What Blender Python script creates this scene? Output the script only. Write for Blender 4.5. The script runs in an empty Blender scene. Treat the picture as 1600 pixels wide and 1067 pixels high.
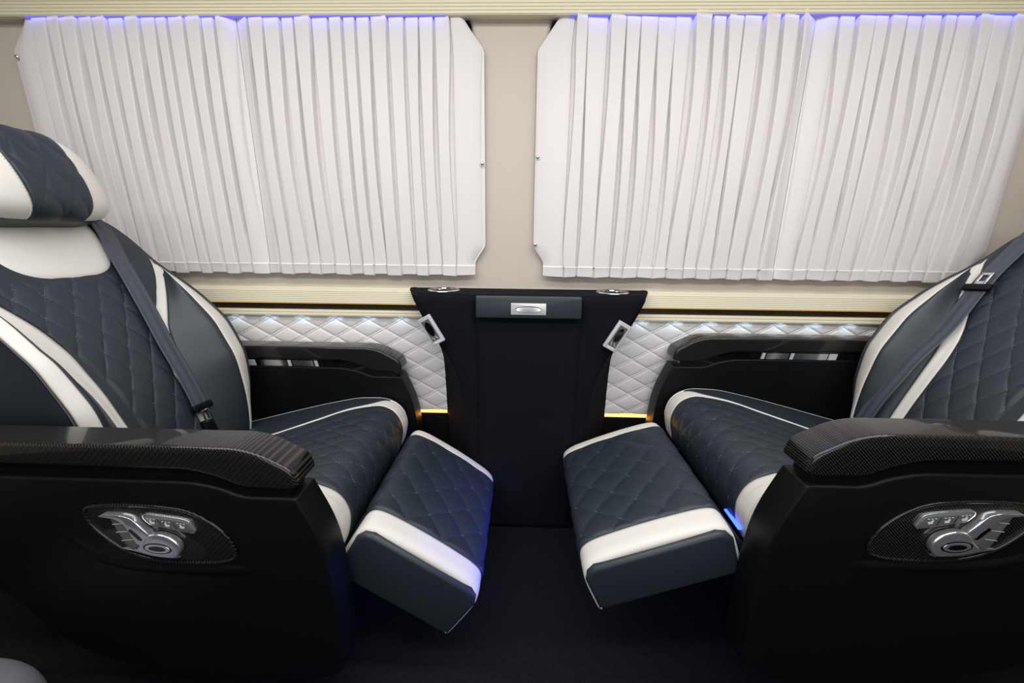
import bpy, bmesh, math, random
import numpy as np
from mathutils import Vector, Matrix

random.seed(7)
rng = np.random.default_rng(7)
S = bpy.context.scene
COL = S.collection

# ------------------------------------------------------------------ camera
def make_camera():
    f, pitch, yaw, roll = 640.0, 14.9, 1.5, 0.6
    p, y, r = [math.radians(a) for a in (pitch, yaw, roll)]
    fw = Vector((-math.sin(y) * math.cos(p), math.cos(y) * math.cos(p), -math.sin(p)))
    rt = Vector((math.cos(y), math.sin(y), 0))
    up = rt.cross(fw)
    R = math.cos(r) * rt + math.sin(r) * up
    U = -math.sin(r) * rt + math.cos(r) * up
    m = Matrix(((R.x, U.x, -fw.x, 0), (R.y, U.y, -fw.y, 0), (R.z, U.z, -fw.z, 1.0), (0, 0, 0, 1)))
    cd = bpy.data.cameras.new('camera')
    cd.sensor_width = 36.0
    cd.lens = f / 1600.0 * 36.0
    cd.clip_start = 0.02
    co = bpy.data.objects.new('camera', cd)
    COL.objects.link(co)
    co.matrix_world = m
    S.camera = co
make_camera()

# ------------------------------------------------------------------ light and exposure
S.view_settings.view_transform = 'Standard'
S.view_settings.look = 'None'
S.view_settings.gamma = 1.0
S.view_settings.use_curve_mapping = False
S.view_settings.exposure = 0.0
W = bpy.data.worlds.new('world')
S.world = W
W.use_nodes = True
W.node_tree.nodes['Background'].inputs[0].default_value = (0.80, 0.86, 1.0, 1)
W.node_tree.nodes['Background'].inputs[1].default_value = 0.07

def area(name, loc, aim, sx, sy, power, col=(1, 1, 1), spread=180, turn=False):
    l = bpy.data.lights.new(name, 'AREA')
    l.shape = 'RECTANGLE'; l.size = sx; l.size_y = sy
    l.energy = power; l.color = col; l.spread = math.radians(spread)
    o = bpy.data.objects.new(name, l)
    COL.objects.link(o)
    o.location = loc
    d = Vector(aim) - Vector(loc)
    q = d.to_track_quat('-Z', 'Y').to_matrix()
    if turn: q = q @ Matrix.Rotation(math.pi / 2, 3, 'Z')
    o.rotation_euler = q.to_euler()
    return o
# the cabin's ceiling lamps (two lengthwise LED panels) and an added fill light behind the camera for the wall panels
area('ceiling_lamp_window_side', (0.0, 0.72, 1.835), (0.0, 0.72, 0), 3.2, 0.16, 18, (1.0, 0.99, 0.985))
area('ceiling_lamp_aisle_side', (0.0, 0.10, 1.835), (0.0, 0.35, 0), 3.2, 0.16, 21.5, (1.0, 0.99, 0.985))
area('fill_behind_camera', (0.1, -0.62, 1.05), (0.1, 1.4, 0.75), 1.5, 0.9, 9.5, (0.97, 0.98, 1.0))

# ------------------------------------------------------------------ materials
def new_mat(name, col, rough=0.5, metal=0.0, coat=0.0, spec=0.5, sheen=0.0, emit=None, estr=0.0):
    m = bpy.data.materials.new(name)
    m.use_nodes = True
    b = m.node_tree.nodes['Principled BSDF']
    b.inputs['Base Color'].default_value = (*col, 1)
    b.inputs['Roughness'].default_value = rough
    b.inputs['Metallic'].default_value = metal
    b.inputs['Coat Weight'].default_value = coat
    b.inputs['Coat Roughness'].default_value = 0.05
    b.inputs['Specular IOR Level'].default_value = spec
    b.inputs['Sheen Weight'].default_value = sheen
    if emit:
        b.inputs['Emission Color'].default_value = (*emit, 1)
        b.inputs['Emission Strength'].default_value = estr
    return m

def add_bump(m, kind, scale, strength, dist=0.001, vary=None):
    nt = m.node_tree
    b = nt.nodes['Principled BSDF']
    tc = nt.nodes.new('ShaderNodeTexCoord')
    if kind == 'noise':
        t = nt.nodes.new('ShaderNodeTexNoise'); t.inputs['Scale'].default_value = scale
        t.inputs['Detail'].default_value = 4
        out = t.outputs[0]
    else:
        t = nt.nodes.new('ShaderNodeTexVoronoi'); t.inputs['Scale'].default_value = scale
        out = t.outputs['Distance']
    nt.links.new(tc.outputs['Object'], t.inputs['Vector'])
    bp = nt.nodes.new('ShaderNodeBump')
    bp.inputs['Strength'].default_value = strength
    bp.inputs['Distance'].default_value = dist
    nt.links.new(out, bp.inputs['Height'])
    nt.links.new(bp.outputs[0], b.inputs['Normal'])
    if vary:
        n2 = nt.nodes.new('ShaderNodeTexNoise'); n2.inputs['Scale'].default_value = vary[0]
        n2.inputs['Detail'].default_value = 3
        nt.links.new(tc.outputs['Object'], n2.inputs['Vector'])
        mx = nt.nodes.new('ShaderNodeMix'); mx.data_type = 'RGBA'
        mx.inputs[6].default_value = b.inputs['Base Color'].default_value
        mx.inputs[7].default_value = (*vary[1], 1)
        nt.links.new(n2.outputs[0], mx.inputs[0])
        nt.links.new(mx.outputs[2], b.inputs['Base Color'])
    return m

M = {}
M['black_leather'] = add_bump(new_mat('black_leather', (0.020, 0.028, 0.037), 0.42), 'voronoi', 900, 0.25, 0.0004)
M['perforated'] = add_bump(new_mat('perforated_leather', (0.0165, 0.024, 0.034), 0.47), 'voronoi', 420, 0.35, 0.0006)
M['cream_leather'] = add_bump(new_mat('cream_leather', (0.70, 0.675, 0.62), 0.45), 'voronoi', 900, 0.2, 0.0004)
M['black_plastic'] = add_bump(new_mat('black_plastic', (0.0030, 0.0040, 0.0048), 0.42, spec=0.2), 'noise', 1500, 0.15, 0.0003)
M['gloss_black'] = new_mat('gloss_black', (0.004, 0.004, 0.005), 0.08, coat=0.5)
M['suede'] = add_bump(new_mat('black_suede', (0.0050, 0.0058, 0.0078), 0.95, spec=0.1), 'noise', 260, 0.5, 0.002, (14, (0.0085, 0.0095, 0.0125)))
M['carpet'] = add_bump(new_mat('dark_carpet', (0.006, 0.0070, 0.0085), 1.0, spec=0.05), 'noise', 420, 1.0, 0.004, (120, (0.018, 0.0195, 0.0225)))
M['curtain'] = add_bump(new_mat('curtain_fabric', (0.80, 0.77, 0.76), 0.9, spec=0.1), 'noise', 1800, 0.15, 0.0005)
M['beige'] = add_bump(new_mat('beige_vinyl', (0.60, 0.535, 0.455), 0.6), 'noise', 900, 0.1, 0.0004)
M['rail'] = new_mat('cream_rail', (0.86, 0.805, 0.60), 0.45)
M['gap'] = new_mat('rail_gap_black', (0.006, 0.004, 0.003), 0.5)
M['quilt_white'] = add_bump(new_mat('quilted_white_leather', (0.86, 0.835, 0.82), 0.42), 'voronoi', 700, 0.15, 0.0004)
M['chrome'] = new_mat('chrome', (0.82, 0.82, 0.84), 0.14, metal=1.0)
M['silver'] = new_mat('silver_switch', (0.80, 0.82, 0.85), 0.14, metal=0.85)
M['satin'] = add_bump(new_mat('satin_metal', (0.80, 0.80, 0.79), 0.38, metal=0.45), 'noise', 300, 0.08, 0.0003)
M['white_plastic'] = new_mat('silver_plastic', (0.72, 0.70, 0.73), 0.35, metal=0.25)
M['belt'] = new_mat('belt_webbing', (0.062, 0.068, 0.088), 0.55)
M['thread_grey'] = new_mat('grey_thread', (0.15, 0.175, 0.20), 0.7)
M['thread_dark'] = new_mat('dark_thread', (0.035, 0.042, 0.048), 0.7)
M['thread_white'] = new_mat('white_thread', (0.8, 0.78, 0.73), 0.7)
M['icon'] = new_mat('printed_icon', (0.75, 0.78, 0.76), 0.5)
M['button'] = new_mat('grey_button', (0.115, 0.125, 0.12), 0.4)
M['glass'] = new_mat('dark_glass', (0.02, 0.025, 0.03), 0.05)
M['grey_cloth'] = add_bump(new_mat('grey_cloth', (0.13, 0.128, 0.14), 0.85), 'noise', 500, 0.4, 0.001)
M['ceiling'] = new_mat('ceiling_fabric', (0.62, 0.58, 0.53), 0.9)
M['blue_led'] = new_mat('blue_led', (0.05, 0.05, 0.1), 0.5, emit=(0.10, 0.09, 1.0), estr=1.3)
M['blue_led2'] = new_mat('blue_led_bright', (0.05, 0.05, 0.1), 0.5, emit=(0.03, 0.08, 1.0), estr=5)
M['orange_led'] = new_mat('orange_led', (0.2, 0.1, 0.02), 0.5, emit=(1.0, 0.50, 0.12), estr=2.6)
M['orange_line'] = new_mat('orange_led_dim', (0.2, 0.1, 0.02), 0.5, emit=(1.0, 0.48, 0.04), estr=0.8)
M['white_led'] = new_mat('white_led', (0.5, 0.5, 0.6), 0.5, emit=(0.55, 0.75, 1.0), estr=1.2)

def carbon_mat():
    m = new_mat('carbon_fibre', (0.012, 0.012, 0.012), 0.35, coat=0.7, spec=0.12)
    nt = m.node_tree; b = nt.nodes['Principled BSDF']
    tc = nt.nodes.new('ShaderNodeTexCoord')
    mp = nt.nodes.new('ShaderNodeMapping')
    mp.inputs['Rotation'].default_value = (0.0, math.radians(45), 0.0)
    nt.links.new(tc.outputs['Object'], mp.inputs['Vector'])
    w = nt.nodes.new('ShaderNodeTexWave'); w.bands_direction = 'X'
    w.inputs['Scale'].default_value = 78; w.inputs['Distortion'].default_value = 0
    w2 = nt.nodes.new('ShaderNodeTexWave'); w2.bands_direction = 'Z'
    w2.inputs['Scale'].default_value = 39
    nt.links.new(mp.outputs[0], w.inputs['Vector']); nt.links.new(mp.outputs[0], w2.inputs['Vector'])
    mul = nt.nodes.new('ShaderNodeMath'); mul.operation = 'MULTIPLY_ADD'
    mul.inputs[1].default_value = 0.75
    sc = nt.nodes.new('ShaderNodeMath'); sc.operation = 'MULTIPLY'; sc.inputs[1].default_value = 0.25
    nt.links.new(w2.outputs['Fac'], sc.inputs[0])
    nt.links.new(w.outputs['Fac'], mul.inputs[0]); nt.links.new(sc.outputs[0], mul.inputs[2])
    cr = nt.nodes.new('ShaderNodeValToRGB')
    cr.color_ramp.elements[0].position = 0.50; cr.color_ramp.elements[0].color = (0.0025, 0.0025, 0.0025, 1)
    cr.color_ramp.elements[1].position = 0.78; cr.color_ramp.elements[1].color = (0.034, 0.032, 0.030, 1)
    nt.links.new(mul.outputs[0], cr.inputs[0])
    nt.links.new(cr.outputs[0], b.inputs['Base Color'])
    return m
M['carbon'] = carbon_mat()

# ------------------------------------------------------------------ helpers
def link(name, me, mat, parent=None, smooth=True, sharp=None):
    if mat is not None:
        me.materials.append(M[mat])
    o = bpy.data.objects.new(name, me)
    COL.objects.link(o)
    if parent is not None:
        o.parent = parent
    if smooth:
        me.shade_smooth()
        if sharp:
            me.set_sharp_from_angle(angle=math.radians(sharp))
    return o

def tag(o, label=None, cat=None, group=None, kind=None):
    if label: o['label'] = label
    if cat: o['category'] = cat
    if group: o['group'] = group
    if kind: o['kind'] = kind
    return o

def empty(name, loc):
    o = bpy.data.objects.new(name, None)
    o.empty_display_size = 0.1
    COL.objects.link(o)
    o.location = loc
    return o

def pyobj(name, verts, faces, mat, parent=None, smooth=True, sharp=None, recalc=False):
    me = bpy.data.meshes.new(name)
    me.from_pydata([tuple(map(float, v)) for v in verts], [], [tuple(map(int, f)) for f in faces])
    if recalc:
        bm = bmesh.new(); bm.from_mesh(me)
        bmesh.ops.recalc_face_normals(bm, faces=bm.faces)
        bm.to_mesh(me); bm.free()
    me.update()
    return link(name, me, mat, parent, smooth, sharp)

def pchip(xs, ys, x):
    xs = np.asarray(xs, float); ys = np.asarray(ys, float); x = np.asarray(x, float)
    h = np.diff(xs); h = np.where(h < 1e-9, 1e-9, h); d = np.diff(ys) / h
    m = np.zeros(len(xs))
    for i in range(1, len(xs) - 1):
        if d[i - 1] * d[i] > 0:
            w1 = 2 * h[i] + h[i - 1]; w2 = h[i] + 2 * h[i - 1]
            m[i] = (w1 + w2) / (w1 / d[i - 1] + w2 / d[i])
    m[0] = d[0]; m[-1] = d[-1]
    k = np.clip(np.searchsorted(xs, x) - 1, 0, len(xs) - 2)
    u = np.clip((x - xs[k]) / h[k], 0, 1)
    return ((1 + 2 * u) * (1 - u) ** 2 * ys[k] + u * (1 - u) ** 2 * h[k] * m[k]
            + u * u * (3 - 2 * u) * ys[k + 1] + u * u * (u - 1) * h[k] * m[k + 1])

def normals(P):
    du = np.gradient(P, axis=0); dv = np.gradient(P, axis=1)
    n = np.cross(du, dv)
    l = np.linalg.norm(n, axis=2, keepdims=True)
    return n / np.where(l < 1e-12, 1, l)

def grid_faces(nu, nv, off=0):
    i, j = np.meshgrid(np.arange(nu - 1), np.arange(nv - 1), indexing='ij')
    a = (i * nv + j).ravel() + off
    return np.stack([a, a + 1, a + nv + 1, a + nv], 1)

def sheet(name, P, mat, parent, out, skirt=0.012, dip=0.0015, disp=None, sharp=None):
    """A padded panel: grid P (nu,nv,3); 'out' = rough outward vector; its border is turned inwards so that it has thickness."""
    P = np.array(P, float)
    N = normals(P)
    o = np.asarray(out, float)
    if o.ndim == 1:
        if (N @ o).mean() < 0: N = -N
    else:
        if (N * o).sum(2).mean() < 0: N = -N
    if disp is not None:
        P = P + N * disp[..., None]
    nu, nv = P.shape[:2]
    if dip:
        e = np.zeros((nu, nv)); e[0] = e[-1] = 1; e[:, 0] = e[:, -1] = 1
        P = P - N * (e * dip)[..., None]
    if skirt:
        Q = np.zeros((nu + 2, nv + 2, 3))
        Q[1:-1, 1:-1] = P
        B = P - N * skirt
        Q[0, 1:-1] = B[0]; Q[-1, 1:-1] = B[-1]; Q[1:-1, 0] = B[:, 0]; Q[1:-1, -1] = B[:, -1]
        Q[0, 0] = B[0, 0]; Q[0, -1] = B[0, -1]; Q[-1, 0] = B[-1, 0]; Q[-1, -1] = B[-1, -1]
    else:
        Q = P
    f = grid_faces(Q.shape[0], Q.shape[1])
    ob = pyobj(name, Q.reshape(-1, 3), f, mat, parent, True, sharp)
    # orient outwards
    me = ob.data
    n0 = np.array([p.normal[:] for p in me.polygons])
    ref = o if o.ndim == 1 else o.reshape(-1, 3).mean(0)
    if (n0 @ ref).mean() < 0:
        me.flip_normals()
    return ob

def quilt(s, t, ps, pt, h, power=0.30):
    u = s / ps + t / pt; v = s / ps - t / pt
    return h * (np.abs(np.sin(np.pi * u)) * np.abs(np.sin(np.pi * v))) ** power

def dashes(name, lines, mat, parent, dash=0.0042, gap=0.0026, r=0.00055):
    """Stitching: every line is an (n,3) array; one mesh of small thread pieces."""
    V = []; F = []
    for L in lines:
        L = np.asarray(L, float)
        if len(L) < 2: continue
        seg = np.linalg.norm(np.diff(L, axis=0), axis=1)
        cum = np.concatenate([[0], np.cumsum(seg)])
        n = int(cum[-1] / (dash + gap))
        for k in range(n):
            a = k * (dash + gap); b = a + dash
            p = np.array([np.interp(a, cum, L[:, c]) for c in range(3)])
            q = np.array([np.interp(b, cum, L[:, c]) for c in range(3)])
            d = q - p; ln = np.linalg.norm(d)
            if ln < 1e-6: continue
            d /= ln
            x = np.cross(d, [0.31, 0.52, 0.79]); x /= np.linalg.norm(x); y = np.cross(d, x)
            i = len(V)
            V += [p + x * r, p + y * r, p - x * r, p - y * r, q + x * r, q + y * r, q - x * r, q - y * r]
            F += [(i, i + 1, i + 5, i + 4), (i + 1, i + 2, i + 6, i + 5), (i + 2, i + 3, i + 7, i + 6), (i + 3, i, i + 4, i + 7),
                  (i + 3, i + 2, i + 1, i), (i + 4, i + 5, i + 6, i + 7)]
    if not V: return None
    o = pyobj(name, V, F, mat, parent, False)
    o['kind'] = 'stuff'
    return o

def round_poly(pts, radii, n=6):
    """Round the corners of a polygon (list of 2-D points)."""
    out = []
    m = len(pts)
    for i in range(m):
        p = np.array(pts[i], float); a = np.array(pts[i - 1], float); b = np.array(pts[(i + 1) % m], float)
        r = radii[i] if hasattr(radii, '__len__') else radii
        if r <= 0: out.append(p); continue
        u = a - p; v = b - p; lu = np.linalg.norm(u); lv = np.linalg.norm(v); u /= lu; v /= lv
        d = min(r, lu * 0.49, lv * 0.49)
        s, e = p + u * d, p + v * d
        for k in range(n + 1):
            t = k / n
            out.append((1 - t) ** 2 * s + 2 * t * (1 - t) * p + t * t * e)
    return out

def prism(name, pts, frame, depth, mat, parent=None, bevel=0.0, seg=3, sharp=35, both=True):
    """Extrude a 2-D polygon; frame = (origin, axis_u, axis_v, axis_w); bevels the rims."""
    O, U, V_, Wd = [Vector(map(float, a)) for a in frame]
    bm = bmesh.new()
    bot = [bm.verts.new(O + U * float(p[0]) + V_ * float(p[1])) for p in pts]
    f = bm.faces.new(bot)
    r = bmesh.ops.extrude_face_region(bm, geom=[f])
    top = [g for g in r['geom'] if isinstance(g, bmesh.types.BMVert)]
    bmesh.ops.translate(bm, verts=top, vec=Wd * depth)
    bmesh.ops.recalc_face_normals(bm, faces=bm.faces)
    if bevel:
        tops = set(top)
        ed = [e for e in bm.edges if (e.verts[0] in tops) == (e.verts[1] in tops) and (both or e.verts[0] in tops)]
        bmesh.ops.bevel(bm, geom=ed, offset=bevel, segments=seg, affect='EDGES', profile=0.5, clamp_overlap=True)
    me = bpy.data.meshes.new(name)
    bm.to_mesh(me); bm.free()
    return link(name, me, mat, parent, True, sharp)

def box(name, lo, hi, mat, parent=None, bevel=0.0, seg=2):
    bm = bmesh.new()
    bmesh.ops.create_cube(bm, size=1)
    lo = Vector(lo); hi = Vector(hi)
    for v in bm.verts:
        v.co = Vector([(lo[i] + hi[i]) / 2 + v.co[i] * (hi[i] - lo[i]) for i in range(3)])
    if bevel:
        bmesh.ops.bevel(bm, geom=list(bm.edges), offset=bevel, segments=seg, affect='EDGES', profile=0.5, clamp_overlap=True)
    me = bpy.data.meshes.new(name)
    bm.to_mesh(me); bm.free()
    return link(name, me, mat, parent, True, 35)

def tube(name, pts, r, mat, parent=None, n=8, closed=False):
    pts = np.asarray(pts, float); m = len(pts)
    V = []; F = []
    ref = None
    for i in range(m):
        d = pts[(i + 1) % m] - pts[i - 1] if (closed or 0 < i < m - 1) else (pts[1] - pts[0] if i == 0 else pts[-1] - pts[-2])
        d = d / np.linalg.norm(d)
        if ref is None:
            ref = np.cross(d, [0.2, 0.3, 0.93]); ref /= np.linalg.norm(ref)
        x = ref - d * (ref @ d); x /= np.linalg.norm(x); ref = x
        y = np.cross(d, x)
        for k in range(n):
            a = 2 * math.pi * k / n
            V.append(pts[i] + r * (math.cos(a) * x + math.sin(a) * y))
    for i in range(m if closed else m - 1):
        for k in range(n):
            a = i * n + k; b = i * n + (k + 1) % n; j = (i + 1) % m
            F.append((a, b, j * n + (k + 1) % n, j * n + k))
    if not closed:
        F.append(tuple(range(n - 1, -1, -1))); F.append(tuple((m - 1) * n + k for k in range(n)))
    return pyobj(name, V, F, mat, parent, True, 50, recalc=True)

def ribbon(name, C, Wv, Nv, mat, parent, th=0.0016):
    """A strap: centre line C, half-width vectors Wv, normals Nv (all (n,3)); woven with two raised selvedges."""
    C = np.asarray(C, float); prof = [(-1, 0), (-0.93, 0.8), (-0.75, 0.75), (-0.70, 0.35), (-0.3, 0.4), (-0.25, 0.75), (0.25, 0.75), (0.3, 0.4), (0.70, 0.35), (0.75, 0.75), (0.93, 0.8), (1, 0), (0.9, -0.8), (-0.9, -0.8)]
    n = len(prof); V = []; F = []
    for i in range(len(C)):
        for a, b in prof: V.append(C[i] + Wv[i] * a + Nv[i] * b * th)
    for i in range(len(C) - 1):
        for k in range(n): F.append((i * n + k, i * n + (k + 1) % n, (i + 1) * n + (k + 1) % n, (i + 1) * n + k))
    F.append(tuple(range(n))); F.append(tuple((len(C) - 1) * n + k for k in range(n)))
    return pyobj(name, V, F, mat, parent, True, 40, recalc=True)

YW = 1.42      # plane of the cabin's window wall

# ------------------------------------------------------------------ setting
tag(box('floor', (-2.4, -0.7, -0.06), (2.4, 1.5, 0.0), 'carpet'), kind='structure')
tag(box('ceiling', (-2.4, -0.7, 1.86), (2.4, 1.6, 1.92), 'ceiling'), kind='structure')
tag(box('wall_left', (-2.46, -0.7, 0), (-2.4, 1.5, 1.86), 'beige'), kind='structure')
tag(box('wall_right', (2.4, -0.7, 0), (2.46, 1.5, 1.86), 'beige'), kind='structure')

WIN = [(-1.55, -0.155), (0.055, 1.45)]
WZ = (0.885, 1.66)
def window_wall():
    cu = bpy.data.curves.new('wall_back', 'CURVE'); cu.dimensions = '2D'; cu.fill_mode = 'BOTH'
    cu.extrude = 0.02; cu.bevel_depth = 0.012; cu.bevel_resolution = 3
    def loop(pts):
        sp = cu.splines.new('POLY'); sp.points.add(len(pts) - 1); sp.use_cyclic_u = True
        for i, p in enumerate(pts): sp.points[i].co = (float(p[0]), float(p[1]), 0, 1)
    loop([(-2.4, 0.365), (2.4, 0.365), (2.4, 1.86), (-2.4, 1.86)])
    for a, b in WIN:
        loop(round_poly([(a, WZ[0]), (b, WZ[0]), (b, WZ[1]), (a, WZ[1])], 0.09, 8))
    ob = bpy.data.objects.new('tmp', cu); COL.objects.link(ob)
    me = bpy.data.meshes.new_from_object(ob.evaluated_get(bpy.context.evaluated_depsgraph_get()))
    COL.objects.unlink(ob); bpy.data.objects.remove(ob)
    me.transform(Matrix.Rotation(math.pi / 2, 4, 'X')); me.transform(Matrix.Translation((0, YW + 0.032, 0)))
    me.materials.clear()
    return tag(link('wall_back', me, 'beige', None, True, 35), kind='structure')
window_wall()
low = box('wall_lower', (-2.4, YW + 0.005, 0), (2.4, YW + 0.05, 0.350), 'suede')
low.name = 'baseboard_back'
tag(low, kind='structure')
for k, (a, b) in enumerate(WIN):
    fr = box('window_%d' % (k + 1), (a - 0.06, YW + 0.060, WZ[0] - 0.06), (b + 0.06, YW + 0.066, WZ[1] + 0.06), 'glass')
    tag(fr, kind='structure')
    box('window_frame', (a - 0.03, YW + 0.052, WZ[0] - 0.03), (b + 0.03, YW + 0.059, WZ[0] + 0.02), 'gloss_black', fr, 0.002)

# ribbed valance over the curtains (its underside is just in the picture)
def ribbed_trim(name, x0, x1, prof, mat):
    """prof: closed (y,z) polygon extruded along x."""
    n = len(prof)
    V = [(x0, p[0], p[1]) for p in prof] + [(x1, p[0], p[1]) for p in prof]
    F = [(i, (i + 1) % n, n + (i + 1) % n, n + i) for i in range(n)] + [tuple(range(n)), tuple(range(2 * n - 1, n - 1, -1))]
    return tag(pyobj(name, V, F, mat, None, True, 40, recalc=True), kind='structure')
def ribs(y, z0, z1, n, d):
    out = []
    for i in range(n):
        a = z0 + (z1 - z0) * i / n; h = (z1 - z0) / n
        out += [(y + d, a), (y, a + 0.18 * h), (y, a + 0.82 * h)]
    out.append((y + d, z1))
    return out
YV = 1.378
pv = [(YW, 1.6085)] + [(YV + 0.004, 1.6065)] + ribs(YV, 1.6075, 1.72, 13, 0.0035) + [(YW, 1.72)]
v = ribbed_trim('trim_1', -2.4, 2.4, pv, 'rail')
v['label'] = 'cream ribbed valance running along the top of both curtained windows'
pr = [(YW, 0.757)] + ribs(1.388, 0.757, 0.802, 7, 0.0008) + [(YW, 0.808)]
v = ribbed_trim('trim_2', -2.4, 2.4, pr, 'rail'); v['label'] = 'upper cream rail under the curtains, above the black slot'
pr = [(YW, 0.731), (1.412, 0.731), (1.412, 0.757), (YW, 0.757)]
v = ribbed_trim('trim_3', -2.4, 2.4, pr, 'gap'); v['label'] = 'black slot between the two cream rails'
pr = [(YW, 0.708)] + ribs(1.392, 0.7105, 0.731, 2, 0.001) + [(YW, 0.731)]
v = ribbed_trim('trim_4', -2.4, 2.4, pr, 'rail'); v['label'] = 'lower cream rail above the quilted panel'

# quilted white wall panels, one either side of the console
def wall_quilt(name, x0, x1, label):
    z0, z1 = 0.357, 0.714
    nu, nv = int((x1 - x0) / 0.0026), 140
    x = np.linspace(x0, x1, nu); z = np.linspace(z0, z1, nv)
    X, Z = np.meshgrid(x, z, indexing='ij')
    ps, pt = 0.118, 0.0665
    off = 0.02
    u = (X + off) / ps + Z / pt; v = (X + off) / ps - Z / pt
    fu = np.abs(u - np.round(u)); fv = np.abs(v - np.round(v))
    d1 = 0.055
    g1 = np.minimum(fu / 0.03, 1)                                      # single row of stitching, rising lines
    w = np.abs(fv - d1)
    g2 = np.minimum(np.where(fv < d1, 0.35 + w / 0.05, w / 0.03), 1)      # twin rows, falling lines
    pil = (np.abs(np.sin(np.pi * u)) * np.abs(np.sin(np.pi * v))) ** 0.22
    D = 0.0068 * pil * np.minimum(g1, g2) ** 0.8 + 0.0025 * np.where(fv < d1, 1 - fv / d1, 0)
    P = np.stack([X, np.full_like(X, 1.412), Z], 2)
    o = sheet(name, P, 'quilt_white', None, (0, -1, 0), 0.012, 0.0, D)
    tag(o, label, None, None, 'structure')
    lines = []
    for fam in (0, 1):
        for n in range(-60, 60):
            for dd in ((0,) if fam == 0 else (-d1, d1)):
                zz = np.linspace(z0 + 0.003, z1 - 0.003, 40)
                xx = (n + dd - (zz / pt if fam == 0 else -zz / pt)) * ps - off
                ok = (xx > x0 + 0.003) & (xx < x1 - 0.003)
                if ok.sum() > 2: lines.append(np.stack([xx[ok], np.full(ok.sum(), 1.4115), zz[ok]], 1))
    dashes('stitching', lines, 'thread_white', o, 0.006, 0.0035, 0.0008)
wall_quilt('trim_5', -1.45, -0.20, 'white diamond-quilted wall panel behind the left seat')
wall_quilt('trim_6', 0.20, 1.55, 'white diamond-quilted wall panel behind the right seat')

# ------------------------------------------------------------------ led strips (lamps of the cabin)
def strip(name, lo, hi, mat, label, group=None):
    return tag(box(name, lo, hi, mat, None, 0.001), label, 'light', group)
strip('led_strip', (-2.0, 1.409, 0.3435), (-0.22, 1.42, 0.3565), 'orange_led', 'glowing orange light strip under the left quilted wall panel')
strip('led_strip', (0.22, 1.409, 0.3415), (2.0, 1.42, 0.3550), 'orange_led', 'glowing orange light strip under the right quilted wall panel')
strip('led_strip', (-2.0, 1.390, 0.7545), (2.0, 1.400, 0.7572), 'orange_line', 'thin orange light line along the black slot below the cream rail')
strip('led_strip', (-1.50, 1.383, 1.6040), (-0.24, 1.389, 1.6075), 'blue_led', 'blue light strip above the left window curtains')
strip('led_strip', (0.12, 1.383, 1.6040), (1.42, 1.389, 1.6075), 'blue_led', 'blue light strip above the right window curtains')
area('blue_glow_left', (-0.87, 1.384, 1.603), (-0.87, 1.40, 1.40), 1.25, 0.012, 0.22, (0.12, 0.12, 1.0))
area('blue_glow_right', (0.77, 1.384, 1.603), (0.77, 1.40, 1.40), 1.25, 0.012, 0.22, (0.12, 0.12, 1.0))
area('orange_glow_left', (-0.9, 1.400, 0.345), (-0.9, 0.9, 0.30), 1.3, 0.010, 0.35, (1.0, 0.36, 0.05))
area('orange_glow_right', (1.0, 1.400, 0.345), (1.0, 0.9, 0.30), 1.3, 0.010, 0.35, (1.0, 0.36, 0.05))
k = 0
for sx in (-1, 1):
    for i in range(7):
        x = sx * (0.31 + 0.118 * i) + (0.0 if sx < 0 else 0.10)
        strip('led_spot', (x - 0.009, 1.396, 0.7086), (x + 0.009, 1.402, 0.7106), 'white_led',
              '%s small white downlight from the console, under the cream rail on its %s side' % (('first', 'second', 'third', 'fourth', 'fifth', 'sixth', 'seventh')[i], 'left' if sx < 0 else 'right'), 'downlights under the cream rail')
        area('downlight', (x, 1.397, 0.7075), (x, 1.420, 0.60), 0.05, 0.005, 0.0045, (0.62, 0.80, 1.0), 130)

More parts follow.
